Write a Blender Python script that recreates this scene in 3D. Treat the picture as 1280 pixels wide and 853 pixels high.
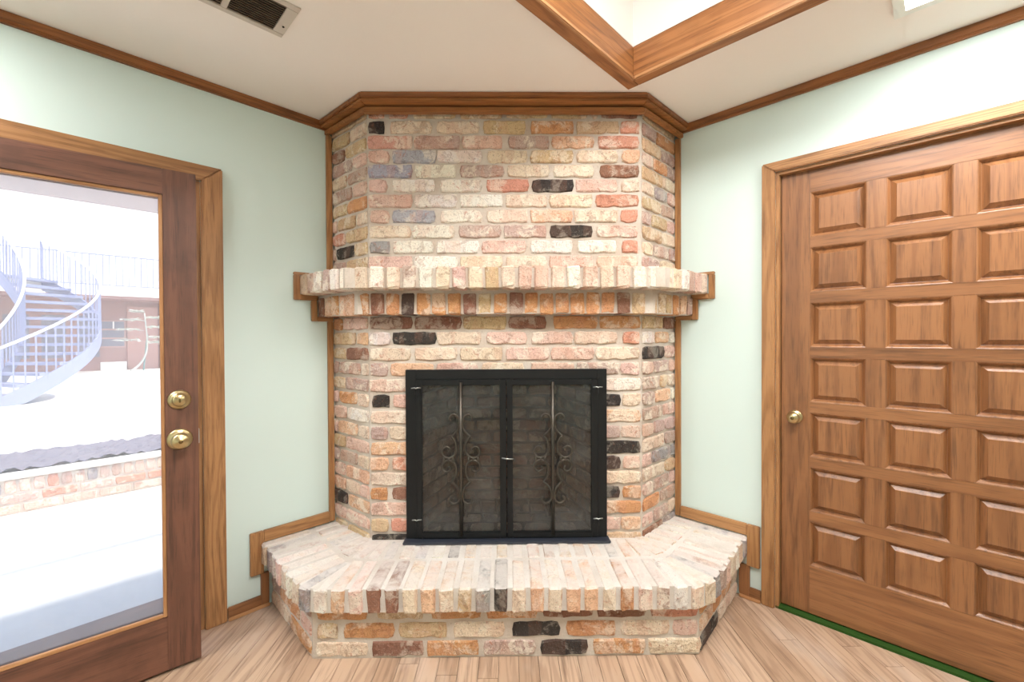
import bpy, bmesh, math, random
from mathutils import Vector, Matrix, noise as mnoise

# ------------------------------------------------------------------ clear
for o in list(bpy.data.objects):
    bpy.data.objects.remove(o, do_unlink=True)
scene = bpy.context.scene
COL = scene.collection
R = random.Random(7)
S2 = math.sqrt(.5)

# ------------------------------------------------------------------ camera
EYE = Vector((0, 0, 1.25))
YAW, PITCH, ROLL = -.009855, -.010314, .004549
fwd = Vector((-math.sin(YAW) * math.cos(PITCH), math.cos(YAW) * math.cos(PITCH), math.sin(PITCH)))
r0 = Vector((math.cos(YAW), math.sin(YAW), 0))
u0 = r0.cross(fwd)
cr, sr = math.cos(ROLL), math.sin(ROLL)
rgt, upv = r0 * cr - u0 * sr, r0 * sr + u0 * cr
cam_d = bpy.data.cameras.new('camera')
cam_d.sensor_width = 36
cam_d.lens = 541.3136 / 1280 * 36
cam_d.clip_start = .02
cam = bpy.data.objects.new('camera', cam_d)
COL.objects.link(cam)
m = Matrix.Identity(4)
for i in range(3):
    m[i][0], m[i][1], m[i][2], m[i][3] = rgt[i], upv[i], -fwd[i], EYE[i]
cam.matrix_world = m
scene.camera = cam

# ------------------------------------------------------------------ world, sun, exposure
world = bpy.data.worlds.new('sky')
scene.world = world
world.use_nodes = True
wn = world.node_tree
bg = wn.nodes['Background']
sky = wn.nodes.new('ShaderNodeTexSky')
sky.sky_type = 'NISHITA'
sky.sun_disc = False
sky.sun_elevation = math.radians(58)
sky.sun_rotation = math.radians(150)
sky.air_density = 1.0
sky.dust_density = 2.5
wn.links.new(sky.outputs[0], bg.inputs[0])
bg.inputs[1].default_value = .40
sun_d = bpy.data.lights.new('sun', 'SUN')
sun_d.energy = 5
sun_d.angle = math.radians(2)
sun_d.color = (1, .95, .88)
sun = bpy.data.objects.new('sun', sun_d)
COL.objects.link(sun)
sun.rotation_euler = Vector((-.69, -.30, -1.0)).to_track_quat('-Z', 'Y').to_euler()
vs = scene.view_settings
vs.view_transform = 'Standard'
vs.look = 'None'
vs.gamma = 1
vs.use_curve_mapping = False
vs.exposure = 0.28
LAMP_RIGHT, LAMP_LEFT, LAMP_TRAY = 24.0, 22.0, 30.0     # emission of the ceiling lamps' diffusers

# ------------------------------------------------------------------ helpers
class MB:
    """collects shapes, builds ONE mesh object"""
    def __init__(self):
        self.v, self.f = [], []
    def add(self, vs_, fs):
        n = len(self.v)
        self.v += [tuple(p) for p in vs_]
        self.f += [tuple(i + n for i in f) for f in fs]
        return self
    def box(self, x0, x1, y0, y1, z0, z1):
        return self.add([(x0, y0, z0), (x1, y0, z0), (x1, y1, z0), (x0, y1, z0),
                         (x0, y0, z1), (x1, y0, z1), (x1, y1, z1), (x0, y1, z1)],
                        [(0, 3, 2, 1), (4, 5, 6, 7), (0, 1, 5, 4), (1, 2, 6, 5), (2, 3, 7, 6), (3, 0, 4, 7)])
    def prism(self, poly, z0, z1):
        a = sum(poly[i][0] * poly[(i + 1) % len(poly)][1] - poly[(i + 1) % len(poly)][0] * poly[i][1] for i in range(len(poly)))
        if a < 0:
            poly = poly[::-1]
        n = len(poly)
        v = [(p[0], p[1], z0) for p in poly] + [(p[0], p[1], z1) for p in poly]
        f = [tuple(range(n - 1, -1, -1)), tuple(range(n, 2 * n))]
        f += [(i, (i + 1) % n, n + (i + 1) % n, n + i) for i in range(n)]
        return self.add(v, f)
    def sweep(self, sections, closed=True, caps=True):
        """sections: list of equal-length rings"""
        k = len(sections[0])
        v = [p for s in sections for p in s]
        f = []
        for i in range(len(sections) - 1):
            for j in range(k if closed else k - 1):
                a, b = i * k + j, i * k + (j + 1) % k
                f.append((a, b, b + k, a + k))
        if caps and closed:
            f.append(tuple(range(k - 1, -1, -1)))
            f.append(tuple(range((len(sections) - 1) * k, len(sections) * k)))
        return self.add(v, f)
    def tube(self, pts, r, n=8, flat=1.0):
        pts = [Vector(p) for p in pts]
        secs = []
        up = None
        for i, p in enumerate(pts):
            t = (pts[min(i + 1, len(pts) - 1)] - pts[max(i - 1, 0)]).normalized()
            if up is None:
                up = Vector((0, 0, 1)) if abs(t.z) < .9 else Vector((0, 1, 0))
            s = t.cross(up)
            if s.length < 1e-6:
                s = t.cross(Vector((1, 0, 0)))
            s.normalize()
            w = s.cross(t)
            up = w
            rr = r[i] if isinstance(r, (list, tuple)) else r
            secs.append([p + s * rr * math.cos(2 * math.pi * k / n) + w * rr * flat * math.sin(2 * math.pi * k / n) for k in range(n)])
        return self.sweep(secs)
    def lathe(self, prof, n=20, axis='y', c=(0, 0, 0)):
        secs = []
        for (rad, h) in prof:
            ring = []
            for k in range(n):
                a = 2 * math.pi * k / n
                x, z = rad * math.cos(a), rad * math.sin(a)
                ring.append((c[0] + x, c[1] + h, c[2] + z) if axis == 'y' else (c[0] + x, c[1] + z, c[2] + h))
            secs.append(ring)
        return self.sweep(secs)
    def build(self, name, mat, parent=None, smooth=False, bevel=0, loc=None, rotz=None):
        me = bpy.data.meshes.new(name)
        me.from_pydata(self.v, [], self.f)
        bm = bmesh.new()
        bm.from_mesh(me)
        bmesh.ops.recalc_face_normals(bm, faces=bm.faces)
        if bevel:
            bmesh.ops.bevel(bm, geom=[e for e in bm.edges if e.calc_face_angle(0) > .5], offset=bevel, segments=2, affect='EDGES', clamp_overlap=True)
        bm.to_mesh(me)
        bm.free()
        if smooth:
            me.polygons.foreach_set('use_smooth', [True] * len(me.polygons))
        if mat:
            me.materials.append(mat)
        o = bpy.data.objects.new(name, me)
        COL.objects.link(o)
        if parent:
            o.parent = parent
        if loc is not None:
            o.location = loc
        if rotz is not None:
            o.rotation_euler = (0, 0, rotz)
        return o

def tag(o, label, cat, group=None, kind=None):
    o['label'] = label
    if cat:
        o['category'] = cat
    if group:
        o['group'] = group
    if kind:
        o['kind'] = kind
    return o

def empty(name, loc=(0, 0, 0), rotz=0, parent=None):
    o = bpy.data.objects.new(name, None)
    o.empty_display_size = .1
    COL.objects.link(o)
    o.location = loc
    o.rotation_euler = (0, 0, rotz)
    o.parent = parent
    return o

def inst(name, me, parent, loc, rot=(0, 0, 0), scale=(1, 1, 1), color=None):
    o = bpy.data.objects.new(name, me)
    COL.objects.link(o)
    o.parent = parent
    o.location, o.rotation_euler, o.scale = loc, rot, scale
    if color:
        o.color = color
    return o

class Frame:
    """a wall's own axes: x along the wall, y into the wall, z up"""
    def __init__(self, origin, ang):
        self.o, self.a = Vector((origin[0], origin[1], 0)), ang
        self.x, self.y = Vector((math.cos(ang), math.sin(ang), 0)), Vector((-math.sin(ang), math.cos(ang), 0))
    def at(self, x, y=0, z=0):
        return self.o + self.x * x + self.y * y + Vector((0, 0, z))
    def empty(self, name, x=0, y=0, z=0):
        return empty(name, self.at(x, y, z), self.a)
    def p2(self, x, y=0):
        q = self.at(x, y)
        return (q.x, q.y)

def catmull(pts, k=6):
    out = []
    P = [pts[0]] + list(pts) + [pts[-1]]
    for i in range(1, len(P) - 2):
        a, b, c, d = [Vector(q) for q in P[i - 1:i + 3]]
        for j in range(k):
            t = j / k
            out.append(.5 * (2 * b + (c - a) * t + (2 * a - 5 * b + 4 * c - d) * t * t + (3 * b - a - 3 * c + d) * t ** 3))
    out.append(Vector(pts[-1]))
    return out

# ------------------------------------------------------------------ materials
def lin(r, g, b, k=1.0):
    f = lambda c: (c / 255 / 12.92 if c / 255 <= .04045 else ((c / 255 + .055) / 1.055) ** 2.4) * k
    return (f(r), f(g), f(b), 1)

class NT:
    def __init__(self, name):
        self.mat = bpy.data.materials.new(name)
        self.mat.use_nodes = True
        self.t = self.mat.node_tree
        self.b = self.t.nodes['Principled BSDF']
        self.out = self.t.nodes['Material Output']
    def n(self, typ, **kw):
        d = self.t.nodes.new(typ)
        for k, v in kw.items():
            setattr(d, k, v)
        return d
    def l(self, a, b):
        self.t.links.new(a, b)
    def val(self, sock, v):
        if hasattr(v, 'links'):
            self.l(v, sock)
        else:
            sock.default_value = v
    def math(self, op, a, b=0.0, c=0.0):
        d = self.n('ShaderNodeMath', operation=op)
        self.val(d.inputs[0], a)
        self.val(d.inputs[1], b)
        self.val(d.inputs[2], c)
        return d.outputs[0]
    def coords(self, scale=(1, 1, 1), rnd=0):
        tc = self.n('ShaderNodeTexCoord')
        mp = self.n('ShaderNodeMapping')
        mp.inputs['Scale'].default_value = scale
        src = tc.outputs['Object']
        if rnd:
            oi = self.n('ShaderNodeObjectInfo')
            add = self.n('ShaderNodeVectorMath', operation='ADD')
            cmb = self.n('ShaderNodeCombineXYZ')
            for i, k in enumerate((1.0, 1.7, 2.3)):
                self.l(self.math('MULTIPLY', oi.outputs['Random'], rnd * k), cmb.inputs[i])
            self.l(src, add.inputs[0])
            self.l(cmb.outputs[0], add.inputs[1])
            src = add.outputs[0]
        self.l(src, mp.inputs[0])
        return mp.outputs[0]
    def noise(self, vec, scale, detail=3, rough=.55, dist=0):
        d = self.n('ShaderNodeTexNoise')
        d.inputs['Scale'].default_value = scale
        d.inputs['Detail'].default_value = detail
        d.inputs['Roughness'].default_value = rough
        d.inputs['Distortion'].default_value = dist
        self.l(vec, d.inputs['Vector'])
        return d.outputs[0]
    def ramp(self, fac, a, b):
        d = self.n('ShaderNodeMapRange', clamp=True, interpolation_type='SMOOTHSTEP')
        self.l(fac, d.inputs[0])
        d.inputs[1].default_value, d.inputs[2].default_value = a, b
        return d.outputs[0]
    def mix(self, fac, a, b, blend='MIX'):
        d = self.n('ShaderNodeMix', data_type='RGBA', blend_type=blend)
        self.val(d.inputs[0], fac)
        self.val(d.inputs[6], a)
        self.val(d.inputs[7], b)
        return d.outputs[2]
    def bump(self, h, strength, dist=.01):
        d = self.n('ShaderNodeBump')
        d.inputs['Strength'].default_value = strength
        d.inputs['Distance'].default_value = dist
        self.l(h, d.inputs['Height'])
        self.l(d.outputs[0], self.b.inputs['Normal'])
    def fin(self, col, rough=.6, spec=.4, metal=0):
        self.val(self.b.inputs['Base Color'], col)
        self.val(self.b.inputs['Roughness'], rough)
        self.b.inputs['Specular IOR Level'].default_value = spec
        self.b.inputs['Metallic'].default_value = metal
        return self.mat

def m_plain(name, col, rough=.6, spec=.4, var=.06, scale=6, metal=0, bump=0):
    t = NT(name)
    v = t.coords(rnd=3)
    c = t.mix(t.math('MULTIPLY', t.noise(v, scale, 5), var * 2), col, tuple(k * .55 for k in col[:3]) + (1,))
    if bump:
        t.bump(t.noise(v, 90, 4), bump, .004)
    return t.fin(c, rough, spec, metal)

def m_brick(name='old_brick', lit_haze=0):
    t = NT(name)
    oi = t.n('ShaderNodeObjectInfo')
    base, amt = oi.outputs['Color'], oi.outputs['Alpha']
    v = t.coords(rnd=40)
    big = t.noise(v, 10, 6, .68, .5)
    c = t.mix(t.math('MULTIPLY', t.ramp(big, .50, .57), amt), base, lin(238, 226, 208))
    mid = t.noise(v, 21, 5, .65, 1.0)
    dark = t.mix(1.0, base, (.60, .50, .46, 1), 'MULTIPLY')
    c = t.mix(t.math('MULTIPLY', t.ramp(mid, .54, .62), .6), c, dark)
    zone = t.noise(t.coords((1, 1, .35), rnd=23), 15, 2, .4)
    c = t.mix(t.math('MULTIPLY', t.ramp(zone, .53, .57), t.math('MULTIPLY', amt, .75)), c, t.mix(.5, base, lin(206, 148, 122)))
    red = t.noise(v, 34, 3, .6, 1.5)
    c = t.mix(t.math('MULTIPLY', t.ramp(red, .62, .68), t.math('MULTIPLY', amt, .9)), c, lin(186, 116, 88))
    fine = t.noise(v, 190, 4, .7)
    c = t.mix(t.math('MULTIPLY', t.ramp(fine, .56, .66), .6), c, lin(104, 78, 62))
    c = t.mix(t.math('MULTIPLY', t.ramp(fine, .42, .32), t.math('MULTIPLY', amt, .8)), c, lin(244, 236, 222))
    if lit_haze:          # overhead light on the hearth top painted in, along with its mortar smear
        c = t.mix(t.math('MULTIPLY', t.ramp(t.noise(v, 12, 6, .7, .5), .25, .55), lit_haze), c, lin(228, 221, 215))
    h = t.math('ADD', t.math('MULTIPLY', mid, 1.0), t.math('MULTIPLY', t.noise(v, 75, 5, .65), .8))
    t.bump(h, .9, .010)
    return t.fin(c, .88, .25)

def m_mortar(name='mortar', col=(214, 203, 191), col2=(192, 175, 159)):
    t = NT(name)
    v = t.coords()
    c = t.mix(t.ramp(t.noise(v, 5, 5, .6), .35, .7), lin(*col), lin(*col2))
    c = t.mix(t.math('MULTIPLY', t.ramp(t.noise(v, 140, 3), .6, .75), .4), c, lin(130, 112, 96))
    t.bump(t.noise(v, 110, 5, .65), .6, .005)
    return t.fin(c, .92, .2)

WOODS = {}
def m_wood(kind, axis):
    """kind: oak trim, door wood, dark exterior-door wood; axis: direction of the grain"""
    if (kind, axis) in WOODS:
        return WOODS[kind, axis]
    spec = {'oak': (lin(182, 134, 88), lin(146, 100, 60), lin(98, 62, 36), .40, 7.0),
            'crown': (lin(160, 102, 58), lin(122, 74, 40), lin(74, 44, 24), .40, 6.0),
            'beam': (lin(172, 116, 68), lin(138, 86, 46), lin(86, 52, 28), .42, 8.0),
            'door': (lin(156, 106, 66), lin(126, 81, 47), lin(84, 52, 30), .36, 3.6),
            'dark': (lin(122, 80, 62), lin(94, 59, 45), lin(54, 33, 27), .42, 4.0),
            'bead': (lin(198, 148, 102), lin(172, 122, 78), lin(134, 90, 54), .4, 5.0)}[kind]
    t = NT(kind + '_wood_' + axis)
    sc = {'x': (.07, 1, 1), 'y': (1, .07, 1), 'z': (1, 1, .07)}[axis]
    v = t.coords(sc, rnd=9)
    low = t.noise(v, 7, 2, .45, .3)
    rings = t.math('SINE', t.math('MULTIPLY', low, 13 * spec[4]))
    rings = t.ramp(rings, -.3, 1.0)
    streak = t.noise(v, 60, 5, .6)
    c = t.mix(t.math('MULTIPLY', rings, .55), spec[0], spec[1])
    c = t.mix(t.math('MULTIPLY', t.ramp(streak, .48, .75), .65), c, spec[2])
    sc2 = {'x': (.03, 1, 1), 'y': (1, .03, 1), 'z': (1, 1, .03)}[axis]
    v2 = t.coords(sc2, rnd=5)
    pores = t.noise(v2, 330, 2, .5)
    c = t.mix(t.math('MULTIPLY', t.ramp(pores, .56, .68), .4), c, spec[2])
    blot = t.noise(t.coords(rnd=5), 5, 4, .6)
    c = t.mix(t.math('MULTIPLY', t.ramp(blot, .5, .75), .45 if kind == 'dark' else .22), c, spec[2])
    oi = t.n('ShaderNodeObjectInfo')                 # each board has its own tone
    c = t.mix(t.math('MULTIPLY', oi.outputs['Random'], .38), c, t.mix(1.0, c, (.62, .56, .50, 1), 'MULTIPLY'))
    t.bump(t.math('ADD', pores, t.math('MULTIPLY', streak, .5)), .12, .002)
    WOODS[kind, axis] = t.fin(c, spec[3], .65 if kind in ('door', 'dark') else .45)
    return WOODS[kind, axis]

def m_floor():
    t = NT('washed_oak_floor')
    oi = t.n('ShaderNodeObjectInfo')
    v = t.coords((1, .07, 1), rnd=9)
    low = t.noise(v, 8, 2, .5, .4)
    rings = t.ramp(t.math('SINE', t.math('MULTIPLY', low, 75)), .0, 1.0)
    streak = t.noise(v, 55, 5, .6)
    c = t.mix(oi.outputs['Random'], lin(200, 171, 146), lin(176, 146, 121))
    c = t.mix(t.math('MULTIPLY', rings, .35), c, lin(140, 110, 90))
    c = t.mix(t.math('MULTIPLY', t.ramp(streak, .5, .72), .65), c, lin(118, 90, 72))
    pale = t.noise(t.coords((1, .4, 1)), 4, 4, .6)
    c = t.mix(t.math('MULTIPLY', t.ramp(pale, .48, .7), .35), c, lin(222, 206, 192))
    t.bump(streak, .1, .002)
    return t.fin(c, .38, .4)

def m_wall():
    t = NT('mint_wall_paint')
    v = t.coords()
    c = t.mix(t.noise(v, 1.6, 3), lin(214, 231, 226), lin(210, 227, 222))
    t.bump(t.noise(v, 160, 3), .05, .002)
    return t.fin(c, .5, .35)

def m_emit(name, col, s):
    t = NT(name)
    e = t.n('ShaderNodeEmission')
    e.inputs[0].default_value = col
    e.inputs[1].default_value = s
    t.l(e.outputs[0], t.out.inputs[0])
    return t.mat

def m_glass(name, tint, dust_glare, dust_glare_col, dust_glare_var=0, gloss=.06):
    """thin pane: clear, with a fresnel reflection and a film of dirt and painted glare, set by dust"""
    t = NT(name)
    tr = t.n('ShaderNodeBsdfTransparent')
    tr.inputs[0].default_value = tint
    gl = t.n('ShaderNodeBsdfGlossy')
    gl.inputs['Roughness'].default_value = .03
    fr = t.n('ShaderNodeFresnel')
    fr.inputs[0].default_value = 1.45
    m1 = t.n('ShaderNodeMixShader')
    t.l(fr.outputs[0], m1.inputs[0])
    t.l(tr.outputs[0], m1.inputs[1])
    t.l(gl.outputs[0], m1.inputs[2])
    df = t.n('ShaderNodeBsdfDiffuse')
    df.inputs[0].default_value = dust_glare_col
    tl = t.n('ShaderNodeBsdfTranslucent')
    tl.inputs[0].default_value = dust_glare_col
    m2 = t.n('ShaderNodeMixShader')
    m2.inputs[0].default_value = .5
    t.l(df.outputs[0], m2.inputs[1])
    t.l(tl.outputs[0], m2.inputs[2])
    m3 = t.n('ShaderNodeMixShader')
    v = t.coords()
    f = t.math('ADD', t.math('MULTIPLY', t.ramp(t.noise(v, 7, 5, .65, .6), .35, .75), dust_glare_var), dust_glare)
    t.l(f, m3.inputs[0])
    t.l(m1.outputs[0], m3.inputs[1])
    t.l(m2.outputs[0], m3.inputs[2])
    t.l(m3.outputs[0], t.out.inputs[0])
    return t.mat

BRICK = m_brick()
BRICK_TOP = m_brick('dusty_toplit_brick', .75)  # upward faces: dusty, and paled to paint in the light from above
MORTAR = m_mortar()
MORTAR_H = m_mortar('hearth_mortar', (224, 218, 211), (208, 198, 188))
SOOT = m_mortar('sooty_mortar', (104, 91, 79), (76, 66, 57))
WALL = m_wall()
CEIL = m_plain('cream_ceiling_paint', lin(247, 242, 237), .8, .2, .03, 3, bump=.05)
FLOOR = m_floor()
SUBFLOOR = m_plain('dark_subfloor', lin(70, 50, 36), .9)
IRON = m_plain('black_iron', lin(17, 18, 19), .5, .35, .25, 22, bump=.15)
IRON_W = m_plain('worn_iron', lin(84, 78, 70), .34, .6, .2, 30, metal=.75, bump=.2)
IRON_B = m_plain('blue_black_sill', lin(52, 56, 66), .35, .6, .2, 20)
STEEL = m_plain('bare_steel', lin(200, 200, 198), .3, .5, .1, 30, metal=.9)
BRASS = m_plain('aged_brass', lin(205, 185, 140), .28, .5, .25, 40, metal=.95)
BRASS_D = m_plain('dark_brass', lin(120, 98, 62), .4, .5, .2, 40, metal=.9)
VENTM = m_plain('vent_paint', lin(206, 198, 188), .5, .4, .08, 12)
VENTD = m_plain('vent_shadow', lin(40, 32, 24), .9)
SLATM = m_plain('vent_slat', lin(140, 124, 106), .5, .4, .1, 12)
GREEN = m_plain('green_carpet', lin(52, 84, 34), .95, .1, .3, 120, bump=.6)
GLASS_DOOR = m_glass('door_glass', (.97, .98, .98, 1), .15, (.9, .9, .94, 1), .04)  # film paints the bright courtyard's glare onto the pane, over its dirt
GLASS_FIRE = m_glass('smoky_screen_glass', (.84, .82, .78, 1), .08, (.42, .40, .38, 1), .16)
WHITE = m_plain('white_enamel', lin(238, 242, 238), .4)

# brick looks: colour and how patchy the old face is
LOOK = {'w': (lin(236, 228, 216), .6), 'c': (lin(226, 205, 182), .6), 'y': (lin(209, 181, 144), .5), 'p': (lin(222, 188, 172), .65),
        'q': (lin(226, 184, 152), .6), 'r': (lin(212, 150, 126), .5), 'o': (lin(208, 152, 106), .5), 'm': (lin(212, 160, 140), .6),
        'n': (lin(142, 102, 84), .35), 't': (lin(192, 166, 154), .65), 'g': (lin(158, 153, 153), .4), 'b': (lin(172, 171, 180), .6),
        'k': (lin(60, 55, 52), .2)}
def look(code, dark=1.0):
    c, a = LOOK[code]
    j = 1 + R.uniform(-.07, .07)
    return (c[0] * j * dark, c[1] * j * R.uniform(.97, 1.03) * dark, c[2] * j * R.uniform(.95, 1.05) * dark, a)

# ------------------------------------------------------------------ the room's main lines (metres, from measuring the photograph)
CL, CR, YF = 2.2396, 2.2537, 2.0416          # distance of the two walls, plane of the brick front
H = 2.345                                    # ceiling
LW = Frame((-S2 * CL, S2 * CL), math.pi / 4)     # left wall: x = along the wall towards the corner
RW = Frame((S2 * CR, S2 * CR), -math.pi / 4)     # right wall: x = along the wall away from the corner
SIZE = 4.25
CORN_L, CORN_R = CR, -CL                     # where the walls meet, in each wall's x
corner = LW.p2(CORN_L)
XL0, XR1 = CORN_L - SIZE, CORN_R + SIZE      # far ends
T = .16
room_poly = [corner, LW.p2(XL0), None, RW.p2(XR1)]
room_poly[2] = (room_poly[1][0] + room_poly[3][0] - corner[0], room_poly[1][1] + room_poly[3][1] - corner[1])

# fireplace outline
A_L, A_R = (-.655, YF), (.637, YF)
B_L, B_R = LW.p2(.952), RW.p2(-.988)
HB_L, HB_R = (-.765, 1.673), (.745, 1.673)          # hearth base corners
HW_L, HW_R = LW.p2(.652), RW.p2(-.684)

# ---- floor
def clip(poly, inside, cut):
    out = []
    for i in range(len(poly)):
        a, b = poly[i], poly[(i + 1) % len(poly)]
        ia, ib = inside(a), inside(b)
        if ia:
            out.append(a)
        if ia != ib:
            out.append(cut(a, b))
    return out
def clip_to(poly, conv):
    cx = sum(p[0] for p in conv) / len(conv)
    cy = sum(p[1] for p in conv) / len(conv)
    for i in range(len(conv)):
        p, q = conv[i], conv[(i + 1) % len(conv)]
        side = lambda s: (q[0] - p[0]) * (s[1] - p[1]) - (q[1] - p[1]) * (s[0] - p[0])
        sg = 1 if side((cx, cy)) > 0 else -1
        def cut(a, b):
            da, db = side(a), side(b)
            k = da / (da - db)
            return (a[0] + (b[0] - a[0]) * k, a[1] + (b[1] - a[1]) * k)
        poly = clip(poly, lambda s: side(s) * sg >= 0, cut)
        if len(poly) < 3:
            return []
    return poly
fl = MB().prism(room_poly, -.06, -.012).build('floor', SUBFLOOR)
tag(fl, 'pale washed oak strip floor in front of the brick hearth', 'floor', kind='structure')
PW = .0765
xi = -3.1
k = 0
while xi < 3.1:
    y = -3.1 + R.uniform(0, 1.0)
    while y < 3.2:
        ln = R.choice([.55, .75, .9, 1.1, 1.35, 1.6])
        g = .0009
        pl = clip_to([(xi + g, y + g), (xi + PW - g, y + g), (xi + PW - g, y + ln - g), (xi + g, y + ln - g)], room_poly)
        under = y > 2.35 and abs(xi) < .6
        if len(pl) >= 3 and not under:
            ar = abs(sum(pl[i][0] * pl[(i + 1) % len(pl)][1] - pl[(i + 1) % len(pl)][0] * pl[i][1] for i in range(len(pl)))) / 2
            if ar > .0006:
                MB().prism(pl, -.012, R.uniform(-.0006, .0)).build('plank', FLOOR, fl)
                k += 1
        y += ln
    xi += PW

# ---- walls
DRX0, DRX1, DRZ = -.525, .420, 1.990         # right door opening
DLX0, DLX1, DLZ = -.600, .392, 1.915         # left door opening
def wall_with_hole(fr, x0, x1, d0, d1, dz, name, label):
    e = MB()
    e.box(x0, d0, 0, T, -.06, H + .03).box(d1, x1, 0, T, -.06, H + .03).box(d0, d1, 0, T, dz, H + .03)
    o = e.build(name, WALL, loc=fr.at(0), rotz=fr.a)
    return tag(o, label, 'wall', kind='structure')
wall_with_hole(LW, XL0 - T, CORN_L, DLX0, DLX1, DLZ, 'wall_left', 'pale mint painted wall around the glazed patio door')
wall_with_hole(RW, CORN_R, XR1 + T, DRX0, DRX1, DRZ, 'wall_right', 'pale mint painted wall around the panelled wooden door')
bL, bR = LW.at(XL0), RW.at(XR1)
o = MB().box(0, SIZE + T, 0, T, -.06, H + .03).build('wall_back', WALL, loc=room_poly[1] + (0,), rotz=math.pi * .75)
# the wall opposite the right wall starts at the left wall's far end
o.location = (room_poly[1][0], room_poly[1][1], 0)
o.rotation_euler = (0, 0, -math.pi / 4)
o.data.transform(Matrix.Translation((0, -T, 0)))
tag(o, 'pale mint painted wall opposite the panelled wooden door', 'wall', kind='structure')
o = MB().box(-SIZE, T, -T, 0, -.06, H + .03).build('wall_front', WALL, loc=(room_poly[3][0], room_poly[3][1], 0), rotz=math.pi / 4)
tag(o, 'pale mint painted wall opposite the glazed patio door', 'wall', kind='structure')

# ---- ceiling with a raised tray edged by oak beams (left wall axes: x along, y = -distance from the wall)
cx = lambda dR: CR - dR                      # left-wall x of a line at distance dR from the right wall
TX0, TX1 = cx(3.45), cx(.575)                # tray opening, inner faces of the beams
TY0, TY1 = -2.95, -1.318
e = MB()
X0, X1 = XL0 - T, CORN_L + T
Y0, Y1 = -SIZE - T, T
bw, bh = .052, .128
e.box(X0, TX0 - bw, Y0, Y1, H, H + .03).box(TX1 + bw, X1, Y0, Y1, H, H + .03)
e.box(TX0 - bw, TX1 + bw, Y0, TY0 - bw, H, H + .03).box(TX0 - bw, TX1 + bw, TY1 + bw, Y1, H, H + .03)
TH = H + .52
w = bw
e.box(TX0 - w, TX0, TY0 - w, TY1 + w, H + bh, TH).box(TX1, TX1 + w, TY0 - w, TY1 + w, H + bh, TH)
e.box(TX0, TX1, TY0 - w, TY0, H + bh, TH).box(TX0, TX1, TY1, TY1 + w, H + bh, TH)
e.box(TX0 - w, TX1 + w, TY0 - w, TY1 + w, TH, TH + .03)
ceil = e.build('ceiling', CEIL, loc=LW.at(0), rotz=LW.a)
tag(ceil, 'cream painted ceiling with a raised tray', 'ceiling', kind='structure')
roof = MB().box(X0 - .1, X1 + .1, Y0 - .1, Y1, H + .56, H + .62).build('roof', m_plain('roof_felt', lin(110, 104, 98), .9), loc=LW.at(0), rotz=LW.a)
tag(roof, 'flat grey roof over the room', 'roof', kind='structure')
# oak beams lining the tray
bm_ = empty('trim_1', LW.at(TX0, TY0, H - .012), LW.a)
tag(bm_, 'brown oak beams lining the raised ceiling tray', 'trim', kind='structure')
def beam(x0, x1, y0, y1, ax):
    MB().box(x0 - TX0, x1 - TX0, y0 - TY0, y1 - TY0, 0, bh + .012).build('beam', m_wood('beam', ax), bm_, bevel=.002)
b0 = bw
beam(TX0 - b0, TX1 + b0, TY1 + .0005, TY1 + b0, 'x')
beam(TX0 - b0, TX1 + b0, TY0 - b0, TY0 - .0005, 'x')
beam(TX0 - b0, TX0 - .0005, TY0, TY1, 'y')
beam(TX1 + .0005, TX1 + b0, TY0, TY1, 'y')
def bead(x0, x1, y0, y1, ax):
    MB().box(x0 - TX0, x1 - TX0, y0 - TY0, y1 - TY0, -.004, .012).build('bead', m_wood('bead', ax), bm_, bevel=.003)
bead(TX0, TX1, TY1 - .009, TY1 + .004, 'x')
bead(TX1 - .009, TX1 + .004, TY0, TY1 - .009, 'y')
bead(TX0, TX1, TY0 - .004, TY0 + .009, 'x')
bead(TX0 - .004, TX0 + .009, TY0 + .009, TY1 - .009, 'y')

# ---- crown strips on the two walls
def strip(fr, name, x0, x1, z0, z1, th, kind='crown', ax='x', label='', y0=0):
    o = MB().box(x0, x1, y0 - th, y0, z0, z1)
    return o.build(name, m_wood(kind, ax), loc=fr.at(0), rotz=fr.a, bevel=.003)
o = strip(LW, 'trim_2', XL0, .935, 2.3123, H, .02)
tag(o, 'dark brown oak crown strip above the glazed patio door', 'trim', kind='structure')
MB().box(XL0, .935, -.012, 0, 2.306, 2.3123).build('crown_bead', m_wood('crown', 'x'), o)
o = strip(RW, 'trim_3', -.962, XR1, 2.3123, H, .02)
tag(o, 'dark brown oak crown strip above the panelled wooden door', 'trim', kind='structure')
MB().box(-.962, XR1, -.012, 0, 2.306, 2.3123).build('crown_bead', m_wood('crown', 'x'), o)

# ---- crown across the fireplace: two stepped bands following the three brick faces
def loft(name, outer, inner, z0, z1, mat, parent):
    """one mitred board per run"""
    for i in range(len(outer) - 1):
        a, b, c, d = outer[i], outer[i + 1], inner[i + 1], inner[i]
        MB().prism([a, b, c, d], z0, z1).build(name, mat[i], parent, bevel=.003)
cr_e = empty('trim_4', (0, YF, 0))
tag(cr_e, 'brown oak crown moulding running round the top of the brick chimney breast', 'trim', kind='structure')
def sh(pts):
    return [(x, y - YF) for x, y in pts]
inn = sh([LW.p2(.99, -.004), (-.62, YF + .10), (.605, YF + .10), RW.p2(-1.02, -.004)])
out_t = sh([LW.p2(.886, -.004), (-.654, YF - .098), (.634, YF - .095), RW.p2(-.914, -.004)])
out_m = sh([LW.p2(.930, -.004), (-.657, YF - .030), (.637, YF - .028), RW.p2(-.958, -.004)])
out_b = sh([LW.p2(.918, -.004), (-.657, YF - .045), (.637, YF - .043), RW.p2(-.946, -.004)])
cm = [m_wood('crown', 'x')] * 3
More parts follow.
